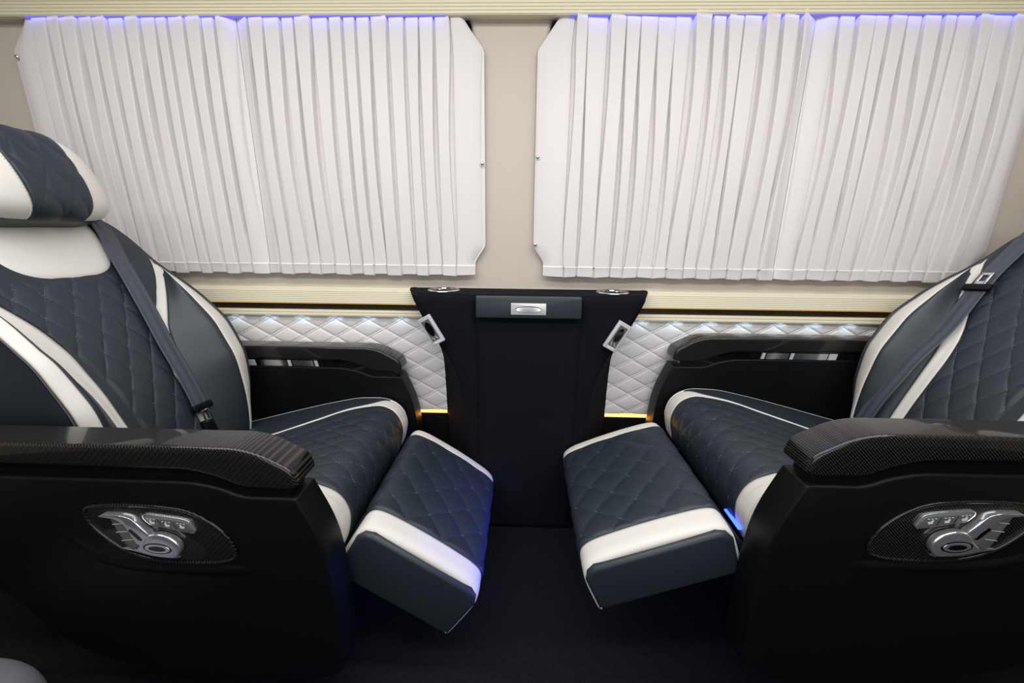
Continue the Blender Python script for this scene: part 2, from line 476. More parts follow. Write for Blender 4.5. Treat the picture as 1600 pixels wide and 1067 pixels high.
# ------------------------------------------------------------------ curtains
def curtain(name, label, xl, xr, cl, cr, npl, seed, hand, buttons=()):
    """side edges xl, xr with cut-off corners cl(z), cr(z); knife pleats, their folds turned to one hand."""
    rg = np.random.default_rng(seed)
    zt, zb, zh = 1.618, 0.856, 0.890
    per = 16
    nu, nv = npl * per + 1, 60
    z = np.linspace(zt, zh, nv)
    wdt = 1 + 0.22 * rg.uniform(-1, 1, npl)
    if cl(1.6) > 0: wdt[0] = 1.9
    if cr(1.6) > 0: wdt[-1] = 1.9
    if hand < 0: wdt = wdt[::-1]
    edges = np.concatenate([[0], np.cumsum(wdt)]); edges /= edges[-1]
    idx = np.minimum(np.arange(nu) // per, npl - 1); fr = (np.arange(nu) - idx * per) / per
    H = (zt - z) / (zt - zb)
    D = np.zeros((nu, nv)); XK = np.zeros((nu, nv)); SH = np.zeros((nu, nv))
    for p in range(npl):
        m = idx == p
        a = 1 + 0.25 * rg.uniform(-1, 1); ph = rg.uniform(0, 6.28); fq = rg.uniform(1.5, 4.0)
        depth = 0.0245 * a * (0.60 + 0.40 * np.sin(math.pi * np.clip(H * 0.9 + 0.12, 0, 1)) + 0.10 * np.sin(fq * H * 2 + ph))
        wst = (0.06 + 0.27 * np.clip(np.sin(math.pi * np.clip(H * 1.02, 0, 1)), 0, 1) * (0.75 + 0.5 * np.sin(ph + fq * H)))       # width of the shaded strip
        if wdt[p] == 1.9: wst = wst * 0.5; depth = depth * 0.6
        f = fr[m][:, None]
        i_ = np.round(f * per).astype(int)
        kf = np.array([0.0, 0.06, 0.25, 0.45, 0.65, 0.80, 0.91, 0.965, 0.985, 1.0]); nf = len(kf)
        kd = np.array([0.70, 0.86, 0.90, 0.93, 0.96, 0.99, 1.0, 0.97, 0.80, 0.15])
        pos = np.zeros((m.sum(), nv)); dd = np.zeros((m.sum(), nv))
        for r_, ii in enumerate(i_[:, 0]):
            if ii < nf: pos[r_] = kf[ii] * (1 - wst); dd[r_] = kd[ii]
            else:
                g_ = (ii - nf + 1) / (per - nf + 1)
                pos[r_] = 1 - wst + g_ * wst; dd[r_] = 0.12 * (1 - g_) + 0.55 * max(0, (g_ - 0.6) / 0.4)
        D[m] = depth * dd
        XK[m] = edges[p] + pos * (edges[p + 1] - edges[p])
        SH[m] = (0.004 * np.sin(fq * H + ph))[None, :] * np.sin(math.pi * f)
    if hand < 0:
        D = D[::-1]; XK = 1 - XK[::-1]; SH = SH[::-1]
    endw = np.clip(np.minimum(XK, 1 - XK) / 0.05, 0, 1)
    cL = np.array([cl(q) for q in z])[None, :]; cR = np.array([cr(q) for q in z])[None, :]
    def place(K, cL, cR):
        el = np.clip(1 - K / 0.16, 0, 1) ** 1.5; er = np.clip(1 - (1 - K) / 0.16, 0, 1) ** 1.5
        return xl + K * (xr - xl) + cL * el - cR * er
    X = place(XK, cL, cR) + SH
    Y = 1.406 - D * endw - 0.002
    P = np.stack([X, Y, np.tile(z, (nu, 1))], 2)
    root = sheet(name, P, 'curtain', None, (0, -1, 0), 0.0, 0.0, None, 40)
    tag(root, label, 'curtain')
    zz = np.array([zh + 0.003, zh - 0.001, zh - 0.006, zh - 0.018, zb + 0.002, zb])
    nh = len(zz)
    wav = 0.003 * np.sin(np.cumsum(rg.uniform(0.1, 0.3, nu)))
    hemP = np.zeros((nu, nh, 3))
    for j in range(nh):
        hemP[:, j, 0] = place(XK[:, -1:], np.array([[cl(zz[j])]]), np.array([[cr(zz[j])]]))[:, 0]
        hemP[:, j, 1] = 1.402 - D[:, -1] * endw[:, -1] * (0.85 - 0.08 * j) - (0.004 if j in (1, 2, 3, 4) else 0.0)
        hemP[:, j, 2] = zz[j] + wav * (j / (nh - 1))
    sheet('hem', hemP, 'curtain', root, (0, -1, 0), 0.0, 0.0, None, 40)
    for bx, bz in buttons:
        bm = bmesh.new(); bmesh.ops.create_uvsphere(bm, u_segments=12, v_segments=8, radius=0.006)
        for vv in bm.verts: vv.co = Vector((vv.co.x + bx, vv.co.y * 0.6 + 1.394, vv.co.z + bz))
        me = bpy.data.meshes.new('snap_button'); bm.to_mesh(me); bm.free()
        link('snap_button', me, 'chrome', root)
    return root
def cut(z):
    """the free edge's corners are cut off"""
    if z > 1.525: return (z - 1.525) / 0.09 * 0.068
    if z < 0.955: return min((0.955 - z) / 0.05, 1) * 0.034
    return 0.0
zero = lambda z: 0.0
curtain('curtain', 'off-white pleated curtain behind the left seat, reaching to the left end of the left window',
        -1.580, -0.8706, cut, zero, 14, 1, 1, [(-1.566, 1.505)])
curtain('curtain', 'off-white pleated curtain on the left window beside the central pillar',
        -0.8694, -0.129, zero, cut, 15, 2, 1, [(-0.136, 1.21)])
curtain('curtain', 'off-white pleated curtain on the right window beside the central pillar',
        0.031, 0.8294, cut, zero, 15, 3, -1, [(0.038, 1.23), (0.037, 0.962)])
curtain('curtain', 'off-white pleated curtain behind the right seat, reaching to the right end of the right window',
        0.8306, 1.500, zero, cut, 13, 4, -1)

# ------------------------------------------------------------------ console between the seats
def console():
    root = empty('side_console', (0.0165, 1.30, 0))
    ox, oy = 0.0165, 1.30
    rows = [  # z, (wall x,y), (corner x,y), (seam x,y) half widths
        (0.000, (0.285, 1.409), (0.178, 1.235), (0.160, 1.222)),
        (0.300, (0.294, 1.409), (0.186, 1.235), (0.160, 1.219)),
        (0.480, (0.298, 1.409), (0.205, 1.238), (0.160, 1.217)),
        (0.560, (0.302, 1.409), (0.226, 1.240), (0.160, 1.216)),
        (0.605, (0.314, 1.409), (0.246, 1.243), (0.160, 1.216)),
        (0.665, (0.346, 1.409), (0.284, 1.245), (0.160, 1.216)),
        (0.720, (0.376, 1.409), (0.318, 1.247), (0.160, 1.216)),
        (0.790, (0.408, 1.409), (0.352, 1.250), (0.160, 1.216)),
        (0.806, (0.411, 1.409), (0.358, 1.254), (0.160, 1.219)),
        (0.814, (0.406, 1.409), (0.352, 1.262), (0.160, 1.226)),
        (0.816, (0.390, 1.409), (0.340, 1.290), (0.158, 1.260)),
    ]
    zs = np.concatenate([np.linspace(0, 0.79, 50), [0.798, 0.803, 0.806, 0.809, 0.812, 0.814, 0.8155, 0.816]])
    zr = [r[0] for r in rows]
    def col(i, j): return pchip(zr, [r[i][j] for r in rows], zs)
    def P(pts): return np.stack([np.stack([x - ox, y - oy, zs], 1) for x, y in pts], 0)
    # centre panel
    cx = np.linspace(-0.160, 0.160, 14)
    yb = col(3, 1)
    cen = P([(ox + np.full_like(zs, x), yb) for x in cx])
    sheet('front_panel', cen, 'suede', root, (0, -1, 0.2), 0.012, 0.0025)
    for s in (-1, 1):
        pts = []
        for q in np.linspace(0, 1, 8):
            pts.append((ox + s * (col(3, 0) * (1 - q) + col(2, 0) * q), col(3, 1) * (1 - q) + col(2, 1) * q))
        for q in np.linspace(0, 1, 10)[1:]:
            pts.append((ox + s * (col(2, 0) * (1 - q) + col(1, 0) * q), col(2, 1) * (1 - q) + col(1, 1) * q + 0.010 * math.sin(math.pi * q)))
        sheet('side_panel', P(pts), 'suede', root, (s * 0.5, -1, 0.2), 0.010, 0.0015)
    # top board
    outl = [(-0.408, 1.409), (-0.352, 1.262), (-0.160, 1.226), (0.160, 1.226), (0.352, 1.262), (0.408, 1.409)]
    prism('top_board', [(p[0], p[1] - oy) for p in outl], ((0, 0, 0.7905), (1, 0, 0), (0, 1, -0.03), (0, 0.04, 1)), 0.026, 'suede', root, 0.004)
    # drawer front in leather
    dr = prism('drawer', round_poly([(-0.157, 0.753), (0.157, 0.753), (0.157, 0.8165), (-0.157, 0.8165)], 0.004, 3),
               ((0, 1.222 - oy, 0), (1, 0, 0), (0, 0, 1), (0, -1, 0)), 0.026, 'black_leather', root, 0.007, 4)
    yl = 1.196 - oy - 0.0004
    dashes('stitching', [[(-0.152, yl, 0.805), (0.152, yl, 0.805)], [(-0.152, yl, 0.762), (0.152, yl, 0.762)]], 'thread_dark', dr, 0.005, 0.003, 0.0006)
    pl = prism('handle', round_poly([(-0.052, 0.7645), (0.052, 0.7645), (0.052, 0.7990), (-0.052, 0.7990)], 0.002, 2),
               ((0, 1.197 - oy, 0), (1, 0, 0), (0, 0, 1), (0, -1, 0)), 0.005, 'satin', dr, 0.001, 2)
    pl['label'] = 'brushed metal pull plate'
    # dished pull under a curved lip
    n = 22
    a = np.linspace(0, math.pi, n)
    lip = [(0.037 * math.cos(t), yl - 0.0065, 0.7815 + 0.0085 * math.sin(t)) for t in a]
    tube('handle_lip', lip, 0.0011, 'gloss_black', dr, 6)
    V = []; F = []
    for i in range(n):
        V += [(0.036 * math.cos(a[i]), yl - 0.0053, 0.7815 + 0.008 * math.sin(a[i])), (0.036 * math.cos(a[i]), yl - 0.0058, 0.7805 - 0.008 * math.sin(a[i]))]
    for i in range(n - 1): F.append((2 * i, 2 * i + 1, 2 * i + 3, 2 * i + 2))
    pyobj('handle_cup', V, F, 'chrome', dr)
    # cup holders
    for cxh, cyh in ((-0.276, 1.330 - oy), (0.272, 1.330 - oy)):
        t = np.linspace(0, 2 * math.pi, 40, endpoint=False)
        prof = [(0.052, 0.0005), (0.051, 0.004), (0.046, 0.0055), (0.041, 0.004), (0.040, -0.004), (0.038, -0.008)]
        V = []; F = []
        for r, h in prof:
            for q in t: V.append((cxh + r * math.cos(q), cyh + r * math.sin(q), 0.8145 + h))
        m = len(t)
        for i in range(len(prof) - 1):
            for k in range(m): F.append((i * m + k, i * m + (k + 1) % m, (i + 1) * m + (k + 1) % m, (i + 1) * m + k))
        ch = pyobj('cup_holder', V, F, 'chrome', root, True, 60, recalc=True)
        V = [(cxh + 0.0405 * math.cos(q), cyh + 0.0405 * math.sin(q), 0.8153) for q in t]
        c2 = pyobj('cup_well', V, [tuple(range(m))], 'gloss_black', ch, False)
        ch['label'] = 'chrome ring'
    # socket plates on the splayed wings
    for s in (-1, 1):
        c = Vector((-0.297 if s < 0 else 0.272, 1.232 - oy, 0.706 if s < 0 else 0.696))
        down = Vector((-s * 0.50, 0.0, -0.87)).normalized()
        nrm = Vector((s * 0.18, -0.97, 0.0)); nrm = (nrm - down * nrm.dot(down)).normalized()
        side = nrm.cross(down).normalized()
        fr = (c, side, -down, nrm)
        o = prism('socket_plate', round_poly([(-0.022, -0.047), (0.022, -0.047), (0.022, 0.047), (-0.022, 0.047)], 0.003, 3), fr, 0.012, 'white_plastic', root, 0.002)
        c2 = c + nrm * 0.0122
        for nm, pts, mt, d in (
            ('socket_recess', [(-0.014, -0.034), (0.014, -0.034), (0.014, 0.036), (-0.014, 0.036)], 'button', 0.0006),
            ('socket_inlet', [(0.011 * math.cos(t), 0.006 + 0.024 * math.sin(t)) for t in np.linspace(0, 2 * math.pi, 20, endpoint=False)], 'gloss_black', 0.0014),
            ('socket_label', [(-0.012, -0.043), (0.012, -0.043), (0.012, -0.036), (-0.012, -0.036)], 'icon', 0.0006)):
            prism(nm, pts, (c2, side, -down, nrm), d, mt, o)
        for i in range(2):
            q = c2 + side * (-0.006 + 0.012 * i) - (-down) * 0.026
            tube('socket_mark', [q - side * 0.003 - down * 0.005 + nrm * 0.001, q + side * 0.003 + down * 0.005 + nrm * 0.001], 0.0007, 'icon', o, 5)
    tag(root, 'black suede console with a leather drawer front, standing between the two seats', 'console')
    return root
console()

# ------------------------------------------------------------------ captain seats
YC = 1.007
def seat(sg, dz, recline, shift, skew, label, foot, belt, head):
    """sg=+1: faces right (left seat); sg=-1: faces left. Dimensions were measured on the left seat: F = its distance along x."""
    FX = -0.65
    root = empty('captain_seat', ((FX if sg > 0 else 0.09 - FX), YC, 0))
    tag(root, label, 'seat')
    def L(F, l, z):                       # to local coordinates of the seat
        F, l, z = np.broadcast_arrays(np.asarray(F, float), np.asarray(l, float), np.asarray(z, float))
        return np.stack([sg * (F - FX), l, z + dz], -1)
    def V1(F, l, z): return Vector((sg * (F - FX), l, z + dz))
    def D(F, l, z): return np.array([sg * F, l, z], float)

    # ---- backrest
    R = math.radians(recline)
    up = (-math.sin(R), math.cos(R)); fr = (math.cos(R), math.sin(R))
    O = (-0.912 - shift, 0.40)
    tt = [-0.06, 0.0, 0.12, 0.22, 0.30, 0.40, 0.47, 0.53, 0.57, 0.64, 0.70, 0.74, 0.78]
    T_W = [0.235, 0.240, 0.250, 0.256, 0.258, 0.256, 0.251, 0.245, 0.240, 0.222, 0.196, 0.172, 0.16]
    T_a = [0.078, 0.082, 0.088, 0.094, 0.108, 0.148, 0.184, 0.216, 0.2345, 0.2175, 0.1915, 0.1675, 0.155]
    T_b = [0.106, 0.11, 0.116, 0.123, 0.139, 0.178, 0.209, 0.2305, 0.2358, 0.2187, 0.1927, 0.1687, 0.156]
    T_c = [0.182, 0.186, 0.191, 0.195, 0.199, 0.208, 0.2175, 0.2315, 0.237, 0.2198, 0.1938, 0.1698, 0.157]
    T_d0 = [0.0, 0.0, 0.010, 0.014, 0.013, 0.009, 0.005, 0.001, -0.002, -0.006, -0.018, -0.05, -0.12]
    T_da = [0, 0, 0.01, 0.015, 0.014, 0.012, 0.007, 0, -0.012, -0.022, -0.036, -0.066, -0.13]
    T_db = [0, 0.003, 0.016, 0.023, 0.024, 0.022, 0.014, 0.002, -0.013, -0.023, -0.037, -0.067, -0.13]
    T_dc = [-0.01, 0.026, 0.074, 0.096, 0.095, 0.07, 0.042, 0.01, -0.014, -0.024, -0.038, -0.068, -0.13]
    T_dW = [-0.09, -0.045, 0.04, 0.074, 0.077, 0.052, 0.024, -0.006, -0.021, -0.033, -0.048, -0.078, -0.135]
    T_tt = [-0.06, 0.0, 0.12, 0.22, 0.30, 0.40, 0.47, 0.53, 0.57, 0.64, 0.695, 0.722, 0.728]
    def tab(T, t): return pchip(tt, T, t)
    def BS(q, t):
        """surface of the backrest: q 0..1 centre, ..2 inner stripe, ..3 bolster, ..4 outer stripe, ..6 side and back"""
        q = np.asarray(q, float); t = np.asarray(t, float)
        sgn = np.sign(q); aq = np.abs(q)
        w = tab(T_W, t)
        ko = np.clip((0.50 - t) / 0.15, 0, 1) * np.where(sgn < 0, 0.022, -skew)      # the seat's padding is not quite even
        lat = [np.zeros_like(t), tab(T_a, t) + np.where(sgn < 0, pchip([-0.1, 0.15, 0.28, 0.365, 0.43, 0.48, 0.56, 0.9], [0.028, 0.026, 0.016, -0.002, -0.011, -0.013, 0.0, 0.0], t), ko), tab(T_b, t) + ko, tab(T_c, t) + np.where(sgn < 0, ko, 0), w, w + 0.004, w - 0.03]
        dep = [tab(T_d0, t), tab(T_da, t), tab(T_db, t), tab(T_dc, t), tab(T_dW, t), np.minimum(tab(T_dW, t) - 0.035, -0.05), np.minimum(tab(T_dW, t) - 0.10, -0.12)]
        # piecewise hermite in q
        k = np.clip(np.floor(aq).astype(int), 0, 5); u = aq - k
        def herm(A):
            A = np.stack(A, 0)
            d = A[1:] - A[:-1]
            m = np.zeros_like(A)
            m[1:-1] = np.where(d[:-1] * d[1:] > 0, 2 * d[:-1] * d[1:] / np.where(np.abs(d[:-1] + d[1:]) < 1e-9, 1e-9, d[:-1] + d[1:]), 0)
            m[-1] = d[-1]
            return m, A
        def ev(A, flat0):
            m, A = herm(A)
            if not flat0: m[0] = A[1] - A[0]
            g = lambda X, kk: np.take_along_axis(X, kk[None], 0)[0]
            a0, a1, m0, m1 = g(A, k), g(A, k + 1), g(m, k), g(m, k + 1)
            return (1 + 2 * u) * (1 - u) ** 2 * a0 + u * (1 - u) ** 2 * m0 + u * u * (3 - 2 * u) * a1 + u * u * (u - 1) * m1
        la = ev(lat, False) * sgn; de = ev(dep, True)
        th = tab(T_tt, t)
        F = O[0] + th * up[0] + de * fr[0] + 0.06 * la; z = O[1] + th * up[1] + de * fr[1]
        return L(F, la, z), la
    OUT = D(fr[0], 0, fr[1])
    # padded centre as the part that carries the others
    def panel(name, q0, q1, t0, t1, nu, nv, mat, parent, qp=None, off=0.0, dip=0.0015, sk=0.012):
        q = np.linspace(q0, q1, nu); t = np.linspace(t0, t1, nv)
        Q, T = np.meshgrid(q, t, indexing='ij')
        P, la = BS(Q, T)
        dsp = np.full_like(Q, off)
        if qp is not None:
            ps, pt, h, mfun = qp
            dsp = dsp + quilt(la, T, ps, pt, h) * mfun(la, T)
        return sheet(name, P, mat, parent, OUT, sk, dip, dsp)
    PS, PT = 0.060, 0.108
    def qmask(la, T): return np.clip((0.535 - T) / 0.02, 0, 1) * np.clip((tab(T_a, T) - np.abs(la)) / 0.01, 0, 1)
    back = panel('backrest', -1, 1, -0.05, 0.78, 150, 260, 'perforated', root, (PS, PT, 0.0050, qmask))
    for s in (-1, 1):
        o = panel('inner_stripe', s * 1, s * 2, -0.05, 0.572, 8, 70, 'cream_leather', back); o['label'] = 'cream leather stripe'
        panel('bolster', s * 2, s * 3, -0.05, 0.565, 12, 70, 'black_leather', back)
        o = panel('outer_stripe', s * 3, s * (4 if s > 0 else 3.70), -0.05, 0.575, 12, 70, 'cream_leather', back); o['label'] = 'cream leather edge stripe'
        panel('side_shell', s * (4 if s > 0 else 3.70), s * 6, -0.05, 0.78, 12, 80, 'black_leather', back)
        tq = np.linspace(-0.02, 0.5, 90)
        pts = BS(np.full_like(tq, s * (4.12 if s > 0 else 3.84)), tq)[0] + OUT * 0.001 + np.array([0, s * 0.001, 0])
        dashes('stitching', [pts], 'thread_dark', back, 0.006, 0.003, 0.0008)
    # back shell closing the rear
    t = np.linspace(-0.05, 0.78, 40); q = np.linspace(-1, 1, 14)
    A = BS(np.full_like(t, 6.0), t)[0]; B = BS(np.full_like(t, -6.0), t)[0]
    P = np.stack([A * (0.5 + 0.5 * x) + B * (0.5 - 0.5 * x) - OUT * 0.03 * (1 - x * x) for x in q], 0)
    sheet('back_shell', P, 'black_plastic', back, -OUT, 0.0, 0.0)
    # stitching along the quilting
    lines = []
    for fam in (1, -1):
        for n in range(-20, 21):
            t = np.linspace(-0.02, 0.58, 160)
            s_ = (n - fam * t / PT) * PS
            a = tab(T_a, t)
            ok = np.abs(s_) < a - 0.004 - skew * np.clip((0.50 - t) / 0.15, 0, 1)
            ok &= t < 0.53
            if ok.sum() < 4: continue
            # invert lateral -> q by bisection on the centre
            ss = s_[ok]; to = t[ok]
            lo = np.full_like(ss, -1.0); hi = np.full_like(ss, 1.0)
            for _ in range(22):
                mid = (lo + hi) / 2; lm = BS(mid, to)[1]
                lo = np.where(lm < ss, mid, lo); hi = np.where(lm < ss, hi, mid)
            pts = BS((lo + hi) / 2, to)[0] + OUT * 0.0013
            br = np.where(np.diff(to) > 0.01)[0]
            for seg in np.split(np.arange(len(to)), br + 1): lines.append(pts[seg])
    dashes('stitching', lines, 'thread_grey', back, 0.0038, 0.0032, 0.00045)
    def inv(ss, to, lim=1.0):
        lo = np.full_like(ss, -lim); hi = np.full_like(ss, lim)
        for _ in range(24):
            mid = (lo + hi) / 2; lm = BS(mid, to)[1]
            lo = np.where(lm < ss, mid, lo); hi = np.where(lm < ss, hi, mid)
        return (lo + hi) / 2
    # cream patch under the headrest
    nr, na = 26, 120
    an = np.linspace(0, 2 * math.pi, na)
    rr = np.linspace(0.0, 1, nr)
    Rr, An = np.meshgrid(rr, an, indexing='ij')
    ex = 2 / 3.2
    cs, sn = np.cos(An), np.sin(An)
    sx = np.sign(cs) * np.abs(cs) ** ex; sy = np.sign(sn) * np.abs(sn) ** ex
    tp = 0.630 + 0.104 * Rr * sy
    sp = 0.130 * Rr * sx * (1 + 0.9 * (tp - 0.64))
    P = BS(inv(sp, tp), tp)[0]
    nP = P + OUT * (0.007 * np.sqrt(np.clip(1.02 - Rr ** 6, 0, 1)))[..., None]
    o = pyobj('top_patch', nP.reshape(-1, 3), grid_faces(nr, na), 'cream_leather', back)
    o['label'] = 'cream leather patch below the headrest'
    # ---- headrest
    if head:
        hO = (O[0] + 0.660 * up[0] + (0.030 + head[0]) * fr[0], O[1] + 0.660 * up[1] + (0.030 + head[0]) * fr[1])
        hr = math.radians(recline - head[1])
        hu = np.array([-math.sin(hr), math.cos(hr)]); hf = np.array([math.cos(hr), math.sin(hr)])
        HW = 0.168
        loop = np.array([(-0.050, 0.000), (0.000, -0.004), (0.040, 0.004), (0.062, 0.030), (0.066, 0.080), (0.056, 0.140), (0.034, 0.190), (0.000, 0.218), (-0.035, 0.214), (-0.060, 0.180), (-0.070, 0.110), (-0.066, 0.045)])
        def HS(u, v):
            """u -1..1 across, v 0..1 around the profile"""
            n = len(loop)
            vv = (np.asarray(v) % 1.0) * n
            k = np.floor(vv).astype(int) % n; f = vv - np.floor(vv)
            p0, p1, p2, p3 = loop[(k - 1) % n], loop[k], loop[(k + 1) % n], loop[(k + 2) % n]
            f = f[..., None]
            p = 0.5 * ((2 * p1) + (-p0 + p2) * f + (2 * p0 - 5 * p1 + 4 * p2 - p3) * f ** 2 + (-p0 + 3 * p1 - 3 * p2 + p3) * f ** 3)
            au = np.abs(u)
            e = np.sqrt(np.clip(1 - au ** 4.6, 0, 1))
            cd, ch = -0.012, 0.100
            d = cd + (p[..., 0] - cd) * (0.25 + 0.75 * e) - 0.022 * au ** 2.2
            h = ch + (p[..., 1] - ch) * (0.30 + 0.70 * e)
            lat = HW * u
            F = hO[0] + h * hu[0] + d * hf[0]; z = hO[1] + h * hu[1] + d * hf[1]
            return L(F, lat, z), lat, h
        ho = D(hf[0], 0, hf[1])
        def hp(name, u0f, u1f, v0, v1, nu, nv, mat, parent, h=0, sk=0.006, dip=0.001):
            v = np.linspace(v0, v1, nv)
            k = np.linspace(0, 1, nu)
            U = np.stack([u0f(v) * (1 - a) + u1f(v) * a for a in k], 0); Vv = np.tile(v, (nu, 1))
            P, la, hh = HS(U, Vv)
            ds = None
            if h: ds = quilt(la, hh, 0.062, 0.13, h)
            c = P.reshape(-1, 3).mean(0)
            return sheet(name, P, mat, parent, ho, sk, dip, ds)
        vb, vt = 0.125, 0.66      # lower front edge .. top rear edge
        def seam(v):             # half-width of the quilted centre: narrow below, wide above
            x = np.clip((v - vb) / (vt - vb), 0, 1)
            return 0.36 + 0.13 * x
        outer = lambda v: np.full_like(v, 0.985)
        hd = hp('headrest', lambda v: -seam(v), seam, vb, vt, 50, 70, 'perforated', root, 0.006)
        for s in (-1, 1):
            o = hp('headrest_wing', lambda v, s=s: s * seam(v), lambda v, s=s: s * outer(v), vb, vt, 26, 50, 'cream_leather', hd)
            o['label'] = 'cream leather wing of the headrest'
            vv = np.linspace(vb + 0.01, vt - 0.05, 60)
            P = HS(s * (seam(vv) + 0.03), vv)[0] + ho * 0.0012
            dashes('stitching', [P], 'thread_white', hd, 0.0045, 0.0025, 0.0009)
            V = np.linspace(vb, vt, 50); P = HS(np.full_like(V, s * 0.985), V)[0]
            P2 = HS(np.full_like(V, s * 0.99), V[::-1])[0]
        # rear and underside in black
        v = np.linspace(vt, 1 + vb, 50); u = np.linspace(-0.985, 0.985, 40)
        Uu, Vv = np.meshgrid(u, v, indexing='ij')
        sheet('headrest_shell', HS(Uu, Vv)[0], 'black_leather', hd, -ho, 0.0, 0.0)
        for s in (-1, 1):
            v = np.linspace(0, 1, 40); P = HS(np.full_like(v, s * 0.984), v)[0]
            c = P.mean(0) + np.array([0, s * 0.004, 0])
            pyobj('headrest_end', np.vstack([P, c[None]]), [(i, i + 1, 40) for i in range(39)], 'black_leather', hd)
            a0 = np.array(V1(hO[0] - 0.035, s * 0.062, hO[1] + 0.03)); a1 = np.array(V1(hO[0] - 0.062, s * 0.062, hO[1] - 0.07))
            tube('headrest_post', [a0, a1], 0.006, 'chrome', hd, 10)

    # ---- seat cushion
    gF = [(-0.99, 0.345), (-0.90, 0.362), (-0.78, 0.388), (-0.65, 0.417), (-0.53, 0.441), (-0.465, 0.447), (-0.425, 0.436), (-0.398, 0.408), (-0.388, 0.370), (-0.393, 0.330), (-0.410, 0.292), (-0.45, 0.275)]
    gF = np.array(gF); gl = np.concatenate([[0], np.cumsum(np.linalg.norm(np.diff(gF, axis=0), axis=1))]); GL = gl[-1]
    gq = gl / GL
    c_t = [0, 0.12, 0.32, 0.47, 0.56, 0.65, 0.72, 0.8, 0.9, 1.0]
    c_a = [0.045, 0.06, 0.095, 0.145, 0.182, 0.205, 0.214, 0.21, 0.206, 0.206]
    c_b = [0.0495, 0.0645, 0.0995, 0.1495, 0.187, 0.222, 0.2625, 0.261, 0.2605, 0.2605]
    c_c = [0.262, 0.266, 0.272, 0.275, 0.274, 0.268, 0.2632, 0.2615, 0.261, 0.261]
    c_W = [0.272, 0.276, 0.282, 0.284, 0.284, 0.283, 0.281, 0.277, 0.272, 0.262]
    c_h = [0.0, 0.006, 0.012, 0.014, 0.014, 0.011, 0.008, 0.004, 0, 0]
    def CS(q, g):
        q = np.asarray(q, float); g = np.asarray(g, float); sgn = np.sign(q); aq = np.abs(q)
        f = lambda T: pchip(c_t, T, g)
        F = pchip(gq, gF[:, 0], g); z = pchip(gq, gF[:, 1], g)
        e = 1e-3
        dF = pchip(gq, gF[:, 0], np.clip(g + e, 0, 1)) - pchip(gq, gF[:, 0], np.clip(g - e, 0, 1)); dzz = pchip(gq, gF[:, 1], np.clip(g + e, 0, 1)) - pchip(gq, gF[:, 1], np.clip(g - e, 0, 1))
        ln = np.hypot(dF, dzz) + 1e-12; nF, nz = -dzz / ln, dF / ln
        A = [np.zeros_like(g), f(c_a), f(c_b), f(c_c), f(c_W), f(c_W) - 0.002]
        h = f(c_h)
        Hh = [np.zeros_like(g), h * 0.55, h * 0.8, h, h * 0 - 0.022, h * 0 - 0.075]
        k = np.clip(np.floor(aq).astype(int), 0, 4); u = aq - k
        g2 = lambda X: (np.take_along_axis(np.stack(X), k[None], 0)[0], np.take_along_axis(np.stack(X), k[None] + 1, 0)[0])
        a0, a1 = g2(A); h0, h1 = g2(Hh)
        la = (a0 + (a1 - a0) * np.where(k == 3, np.sin(u * math.pi / 2), u)) * sgn
        hh = np.where(k == 0, h1 * u ** 2, np.where(k == 3, h0 + (h1 - h0) * (1 - np.cos(u * math.pi / 2)), h0 + (h1 - h0) * u))
        return L(F + nF * hh, la, z + nz * hh), la, g * GL
    def cp(name, q0, q1, g0, g1, nu, nv, mat, parent, qh=0, dip=0.0012):
        Q, G = np.meshgrid(np.linspace(q0, q1, nu), np.linspace(g0, g1, nv), indexing='ij')
        P, la, gg = CS(Q, G)
        ds = quilt(la, gg, 0.060, 0.11, qh) * np.clip((1 - np.abs(Q)) / 0.04, 0, 1) if qh else None
        return sheet(name, P, mat, parent, D(0.5, 0, 0.8), 0.010, dip, ds)
    cu = cp('seat_cushion', -1, 1, 0.0, 1.0, 140, 180, 'perforated', root, 0.0034)
    for s in (-1, 1):
        o = cp('inner_stripe', s * 1, s * 2, 0, 1, 8, 90, 'cream_leather', cu); o['label'] = 'cream leather stripe'
        cp('bolster', s * 2, s * 3, 0, 0.715, 16, 90, 'black_leather', cu)
        o = cp('outer_stripe', s * 3, s * 4, 0, 1, 10, 90, 'cream_leather', cu); o['label'] = 'cream leather edge'
        cp('cushion_side', s * 4, s * 5, 0, 1, 6, 90, 'black_leather', cu)
        g = np.linspace(0.74, 0.98, 40)
        dashes('stitching', [CS(np.full_like(g, s * 1.5), g)[0] + D(0.0008, 0, 0.0008)], 'thread_white', cu, 0.005, 0.003, 0.0006)
    lines = []
    for fam in (1, -1):
        for n in range(-16, 17):
            g = np.linspace(0.2, 0.97, 120); s_ = (n - fam * g * GL / 0.11) * 0.060
            a = pchip(c_t, c_a, g); ok = np.abs(s_) < a - 0.004
            if ok.sum() < 4: continue
            q = s_ / a
            lines.append(CS(q[ok], g[ok])[0] + D(0.0008, 0, 0.0008))
    dashes('stitching', lines, 'thread_grey', cu, 0.0038, 0.0034, 0.00045)

    # ---- armrests with their side shells
    cap = [(-1.25, 0.623), (-0.490, 0.623), (-0.412, 0.580), (-0.405, 0.548), (-0.420, 0.5405), (-0.510, 0.543), (-0.545, 0.561), (-0.600, 0.577), (-1.25, 0.582)]
    capr = round_poly(cap, [0.0, 0.13, 0.05, 0.01, 0.01, 0.03, 0.03, 0.05, 0.0], 8)
    shell = [(-1.25, 0.5555), (-0.60, 0.5505), (-0.547, 0.5385), (-0.512, 0.522), (-0.412, 0.522), (-0.370, 0.42), (-0.356, 0.26), (-0.360, 0.10), (-0.42, 0.085), (-0.84, 0.105), (-0.955, 0.165), (-1.05, 0.31), (-1.25, 0.33)]
